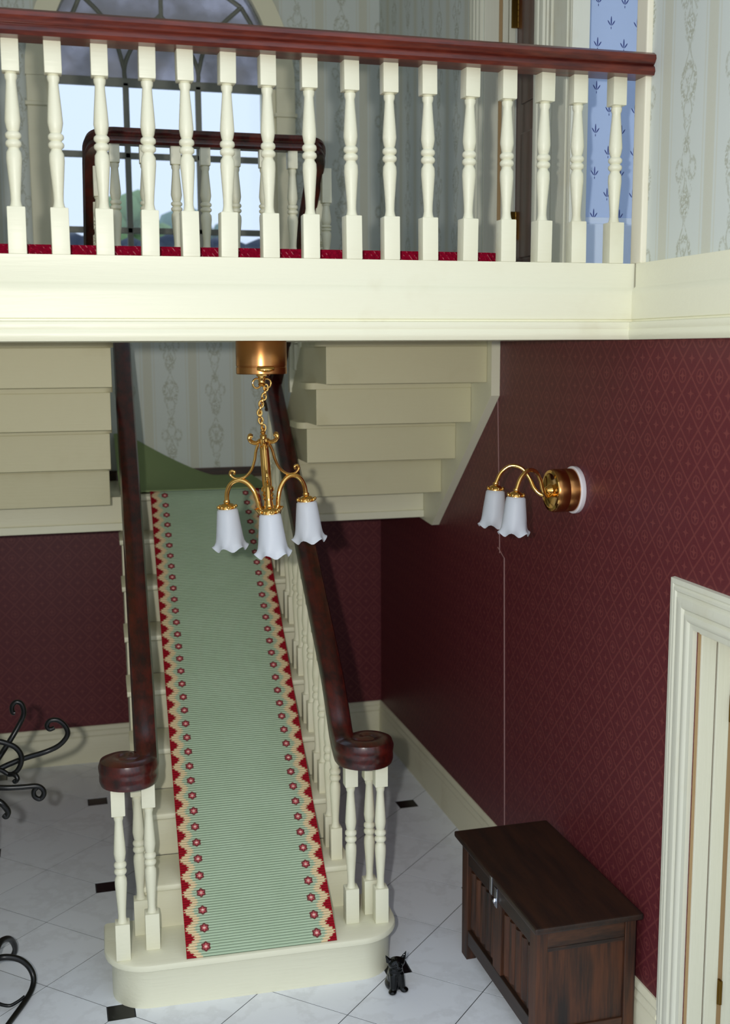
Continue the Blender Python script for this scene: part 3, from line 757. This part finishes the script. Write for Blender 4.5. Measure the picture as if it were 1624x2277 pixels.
fn.build('hook', 'brass', ch, 60)
cpath = spline([(.016, 0, -.185), (.010, 0, -.215), (-.004, 0, -.25), (-.011, 0, -.285), (-.006, 0, -.32), (.004, 0, -.345)], 6)
L = 0; nxt = 0; last = cpath[0]; k = 0
for p in cpath:
    L += (p-last).length; last = p
    if L >= nxt:
        mb = MB(); a0 = (k % 2)*PI/2
        pts = [Vector((.0085*math.cos(t)*math.cos(a0), .0085*math.cos(t)*math.sin(a0), .0135*math.sin(t)))+p for t in [2*PI*i/12 for i in range(12)]]
        R = []
        for i in range(12):
            t = 2*PI*i/12; rad = Vector((math.cos(t)*math.cos(a0), math.cos(t)*math.sin(a0), math.sin(t))); bn = Vector((-math.sin(a0), math.cos(a0), 0))
            R.append([pts[i]+(rad*math.cos(2*PI*j/6)+bn*math.sin(2*PI*j/6))*.0042 for j in range(6)])
        mb.rings(R, loop=True); mb.build('chain_link', 'brass', ch, 60); nxt += .0165; k += 1
col = [(.004, -.345), (.010, -.350), (.007, -.357), (.012, -.362), (.008, -.369), (.015, -.376), (.012, -.384), (.024, -.390), (.026, -.398), (.018, -.406), (.015, -.416), (.019, -.422), (.017, -.430),
       (.018, -.436), (.0195, -.50), (.0195, -.575), (.018, -.580), (.025, -.588), (.026, -.600), (.018, -.607), (.024, -.615), (.018, -.624), (.023, -.632), (.016, -.64), (.019, -.66), (.019, -.69), (.027, -.70), (.012, -.716)]
MB().lathe(col, n=20).build('column', 'brass', ch, 45)
bw = MB(); R = []
for r, z, k in ((.012, -.715, 0), (.030, -.712, 0), (.044, -.700, .0), (.050, -.684, .002), (.056, -.672, .006), (.054, -.670, .006), (.046, -.684, .002), (.03, -.694, 0), (.012, -.698, 0)):
    R.append([((r+k*math.cos(6*t))*math.cos(t), (r+k*math.cos(6*t))*math.sin(t), z) for t in [2*PI*j/36 for j in range(36)]])
bw.rings(R).build('bowl', 'brass', ch, 60)
# six leaf curls of the crown
for k in range(6):
    a = 2*PI*k/6+.35
    pts = spline([(.018, 0, -.398), (.038, 0, -.404), (.056, 0, -.398), (.066, 0, -.385), (.062, 0, -.374), (.054, 0, -.378)], 4)
    MB().tube([(p.x*math.cos(a), p.x*math.sin(a), p.z) for p in pts], [.0065+.003*(i/len(pts))**2 for i in range(len(pts))], 8).build('crown_curl', 'brass', ch, 60)
for ang in (-99, 156, 17):
    a = math.radians(ang); ca, sa = math.cos(a), math.sin(a); Q = lambda pts: [(p[0]*ca, p[0]*sa, p[2]) for p in pts]
    arm = MB().tube(Q(spline([(.022, 0, -.694), (.040, 0, -.672), (.045, 0, -.64), (.058, 0, -.598), (.085, 0, -.564), (.118, 0, -.552), (.150, 0, -.566), (.170, 0, -.602), (.175, 0, -.650)], 5)), .0098, 10).build('arm', 'brass', ch, 60)
    MB().tube(Q(spline([(.024, 0, -.410), (.036, 0, -.44), (.044, 0, -.475), (.062, 0, -.515), (.092, 0, -.541), (.128, 0, -.546), (.150, 0, -.530), (.146, 0, -.514), (.132, 0, -.517), (.135, 0, -.528)], 5)), .0058, 8).build('scroll', 'brass', arm, 60)
    MB().tube(Q(spline([(.118, 0, -.544), (.098, 0, -.549), (.080, 0, -.560), (.083, 0, -.572)], 4)), .004, 8).build('leaf_curl', 'brass', arm, 60)
    lamp_head(ch, (.175*ca, .175*sa, -.668))

# the fitting hangs a little askew from its chain
TILT = Matrix.Translation((.004, 0, -.345)) @ Matrix.Rotation(math.radians(-3.6), 4, 'Y') @ Matrix.Translation((-.004, 0, .345))
for o in ch.children:
    if o.name.split('.')[0] in ('column', 'bowl', 'crown_curl', 'arm', 'shade'): o.matrix_basis = TILT @ o.matrix_basis

# ------------------------------------------------------------------ wall lamp
sc = empty('wall_lamp', (XR, 4.66, 2.26)); tag(sc, 'brass wall lamp with two frosted bell shades on the burgundy wall', 'wall lamp')
MB().lathe([(.106, 0), (.108, .003), (.108, .020), (.104, .024), (.0, .024)], (0,0,0), 40, (-1,0,0)).build('backplate', 'white_plastic', sc, 40)
bd = MB().lathe([(.098, .022), (.098, .066), (.0965, .068), (.0965, .072), (.098, .074), (.098, .118), (.094, .124), (.0, .124)], (0,0,0), 48, (-1,0,0)).build('drum', 'brass_satin', sc, 40)
MB().lathe([(.095, .122), (.093, .128), (.080, .130), (.076, .127), (.030, .128), (.024, .140), (.018, .150), (.0, .152)], (0,0,0), 48, (-1,0,0)).build('face_plate', 'brass', bd, 40)
for s in (-1, 1):
    arm = spline([(-.125, s*.018, -.012), (-.155, s*.030, -.022), (-.185, s*.048, .006), (-.205, s*.062, .056), (-.235, s*.080, .098), (-.280, s*.100, .108), (-.320, s*.114, .078), (-.340, s*.120, .035), (-.345, s*.121, .015)], 5)
    MB().tube(arm, .009, 12).build('arm', 'brass', sc, 60)
    lamp_head(sc, (-.345, s*.121, -.004), (0, .05, 0))

# ------------------------------------------------------------------ chest
HX0, HX1, HY0, HY1 = 1.765, 2.212, 3.925, 4.800
cs = empty('oak_chest', ((HX0+HX1)/2, (HY0+HY1)/2, 0)); tag(cs, 'dark oak panelled chest standing against the burgundy right wall', 'chest')
ox, oy = (HX0+HX1)/2, (HY0+HY1)/2
def cb(name, mat, x0, x1, y0, y1, z0, z1, b=.004, par=None): return MB().box(x0-ox, x1-ox, y0-oy, y1-oy, z0, z1, b).build(name, mat, par or cs)
ld = cb('lid', 'oak_y', HX0-.024, HX1+.010, HY0-.042, HY1+.052, .575, .602, .008)
t = .05
for x0, x1 in ((HX0, HX0+t), (HX1-t, HX1)):
    for y0, y1 in ((HY0, HY0+.07), (HY1-.07, HY1)): cb('corner_post', 'oak_z', x0, x1, y0, y1, 0, .575)
# front (toward the stairs)
cb('top_rail', 'oak_y', HX0+.004, HX0+.03, HY0+.07, HY1-.07, .48, .575); cb('bottom_rail', 'oak_y', HX0+.004, HX0+.03, HY0+.07, HY1-.07, .075, .15)
ym = (HY0+HY1)/2; cb('muntin', 'oak_z', HX0+.004, HX0+.03, ym-.045, ym+.045, .15, .48)
for y0, y1 in ((HY0+.07, ym-.045), (ym+.045, HY1-.07)):
    p = cb('front_panel', 'oak_z', HX0+.022, HX0+.034, y0, y1, .15, .48, .002)
    n = 5
    for k in range(n):
        yc = y0+(y1-y0)*(k+.5)/n
        MB().prism([(HX0+.023-ox, yc-.024-oy), (HX0+.012-ox, yc-.010-oy), (HX0+.010-ox, yc-oy), (HX0+.012-ox, yc+.010-oy), (HX0+.023-ox, yc+.024-oy)], 2, .175, .455).build('linenfold', 'oak_z', p)
# end (toward the viewer)
for ya, yb in ((HY0+.004, HY0+.028), (HY1-.028, HY1-.004)):
    cb('end_rail', 'oak_x', HX0+t, HX1-t, ya, yb, .485, .575); cb('end_rail', 'oak_x', HX0+t, HX1-t, ya, yb, .06, .125)
    cb('end_panel', 'oak_z', HX0+t, HX1-t, (ya+yb)/2-.003, (ya+yb)/2+.009, .125, .485, .002)
    cb('end_moulding', 'oak_x', HX0+t, HX1-t, ya-.002, yb+.002, .470, .487, .004)
cb('back_board', 'oak_y', HX1-.03, HX1-.01, HY0+.06, HY1-.06, .075, .575); cb('base_board', 'oak_y', HX0+.02, HX1-.02, HY0+.02, HY1-.02, .085, .10)
hs = MB().box(HX0-.028-ox, HX0-.022-ox, ym-.012-oy, ym+.012-oy, .520, .602, .002).box(HX0-.004-ox, HX0+.004-ox, ym-.014-oy, ym+.014-oy, .455, .545, .002)
hs.lathe([(.004, -.012), (.010, 0), (.004, .012)], (HX0-.008-ox, ym-oy, .485), 10).build('hasp', 'steel', cs, 50)

# ------------------------------------------------------------------ cat figurine
ct = empty('cat_figurine', (1.365, 4.585, 0)); tag(ct, 'small glossy black cat figurine sitting on the tiles by the bottom step', 'figurine')
ct.rotation_euler = (0, 0, .12); ct.scale = (1.22, 1.1, .95)
mb = MB()
def ell(c, rx, ry, rz, n=18): mb.sphere(c, 1, n, rx, ry, rz)
ell((0, .014, .036), .030, .042, .038); ell((0, .004, .066), .030, .034, .056); ell((0, -.004, .098), .029, .028, .042); ell((0, -.014, .050), .024, .018, .050)
ell((0, -.010, .142), .034, .030, .027); ell((0, -.036, .134), .015, .014, .011)
for s in (-1, 1):
    mb.tube([(s*.012, -.016, .09), (s*.015, -.024, .05), (s*.017, -.028, .014)], [.017, .015, .014], 12)
    ell((s*.024, -.034, .012), .016, .018, .012); ell((s*.020, .010, .024), .015, .034, .026)
    mb.rings([[(s*.024+.016*math.cos(a)*q+s*.020*(1-q), -.008+.009*math.sin(a)*q, .150+.046*(1-q)) for a in [2*PI*k/10 for k in range(10)]] for q in (1, .8, .5, .08)])
mb.tube(spline([(.0, .050, .015), (.020, .066, .012), (.036, .060, .011), (.040, .036, .011)], 5), .009, 8)
body = mb.build('body', 'black_gloss', ct)
rm = body.modifiers.new('join', 'REMESH'); rm.mode = 'VOXEL'; rm.voxel_size = .0028; rm.use_smooth_shade = True
sm_ = body.modifiers.new('smooth', 'SMOOTH'); sm_.iterations = 4; sm_.factor = .5
for s in (-1, 1): MB().sphere((s*.013, -.0375, .147), .0045, 10).build('eye', 'iron', ct, 60)
MB().sphere((0, -.047, .139), .0035, 8).build('nose', 'iron', ct, 60)

# ------------------------------------------------------------------ wrought iron stand at the left edge
st = empty('iron_stand', (-.41, 5.05, 0)); tag(st, 'black wrought iron stand with curled hooks at the left edge of the hall', 'stand')
def wire(name, pts, r=.0135, par=None, n=5):
    P_ = [Vector(p)-st.location for p in pts]; q = spline(P_, n)
    return MB().tube(q, [r*(1-.25*i/len(q)) for i in range(len(q))], 8).build(name, 'iron', par or st, 60)
MB().tube([(0, 0, .02), (0, 0, 1.22)], .013, 10).lathe([(.0, -.03), (.022, -.018), (.028, 0), (.02, .02), (.008, .035), (.0, .05)], (0,0,1.22), 12).build('pole', 'iron', st, 50)
c0 = (-.41, 5.05)
wire('hook', [(-.41, 5.05, 1.0), (-.394, 5.08, 1.019), (-.336, 5.13, 1.084), (-.284, 5.18, 1.147), (-.241, 5.2, 1.214), (-.223, 5.2, 1.259), (-.231, 5.2, 1.3), (-.254, 5.2, 1.313), (-.273, 5.2, 1.295), (-.272, 5.2, 1.265), (-.261, 5.2, 1.262)])
wire('hook', [(-.41, 5.05, 1.0), (-.336, 5.09, 1.042), (-.237, 5.12, 1.068), (-.137, 5.15, 1.081), (-.073, 5.15, 1.107), (-.035, 5.15, 1.151), (-.041, 5.15, 1.192), (-.072, 5.15, 1.225), (-.107, 5.15, 1.228), (-.124, 5.15, 1.206), (-.113, 5.15, 1.186), (-.091, 5.15, 1.192)])
wire('ring', [(-.40, 5.08, 1.17), (-.345, 5.08, 1.177), (-.298, 5.08, 1.162), (-.26, 5.08, 1.138), (-.239, 5.08, 1.1), (-.243, 5.08, 1.058), (-.264, 5.08, 1.026), (-.295, 5.08, 1.017), (-.332, 5.08, 1.042), (-.40, 5.06, 1.07)])
wire('curl', [(-.295, 5.08, 1.017), (-.27, 5.06, 1.02), (-.258, 5.05, 1.005), (-.268, 5.05, .99), (-.275, 5.05, 1.0)], .012)
wire('hook', [(-.41, 5.05, 1.0), (-.384, 5.02, .994), (-.312, 5.0, .987), (-.236, 5.0, .982), (-.175, 5.0, .98), (-.149, 5.0, .96), (-.148, 5.0, .935), (-.166, 5.0, .918), (-.187, 5.0, .933), (-.189, 5.0, .958), (-.175, 5.0, .972)])
wire('hook', [(-.41, 5.05, .99), (-.382, 4.98, .966), (-.331, 4.95, .942), (-.31, 4.95, .917), (-.299, 4.95, .893), (-.308, 4.95, .873), (-.319, 4.95, .883)], .0155)
wire('hook', [(-.41, 5.05, 1.0), (-.48, 5.02, 1.06), (-.56, 5.0, 1.10), (-.60, 5.0, 1.16), (-.57, 5.0, 1.22), (-.53, 5.0, 1.19)])
wire('foot', [(-.41, 5.05, .12), (-.40, 5.02, .16), (-.37, 5.0, .19), (-.322, 5.0, .185), (-.278, 5.0, .163), (-.245, 5.0, .122), (-.229, 4.98, .08), (-.238, 4.94, .05), (-.268, 4.88, .03), (-.315, 4.79, .016), (-.35, 4.71, .013), (-.38, 4.64, .013)], .0155)
wire('foot', [(-.41, 5.05, .12), (-.43, 4.98, .10), (-.40, 4.90, .05), (-.34, 4.87, .03), (-.30, 4.88, .035), (-.268, 4.90, .045)], .009)
wire('foot', [(-.41, 5.05, .12), (-.47, 5.10, .19), (-.55, 5.13, .16), (-.59, 5.16, .08), (-.57, 5.20, .016), (-.50, 5.22, .014)], .0155)
wire('foot', [(-.41, 5.05, .12), (-.38, 5.13, .19), (-.34, 5.22, .16), (-.32, 5.28, .08), (-.34, 5.32, .016), (-.39, 5.33, .014)], .0155)
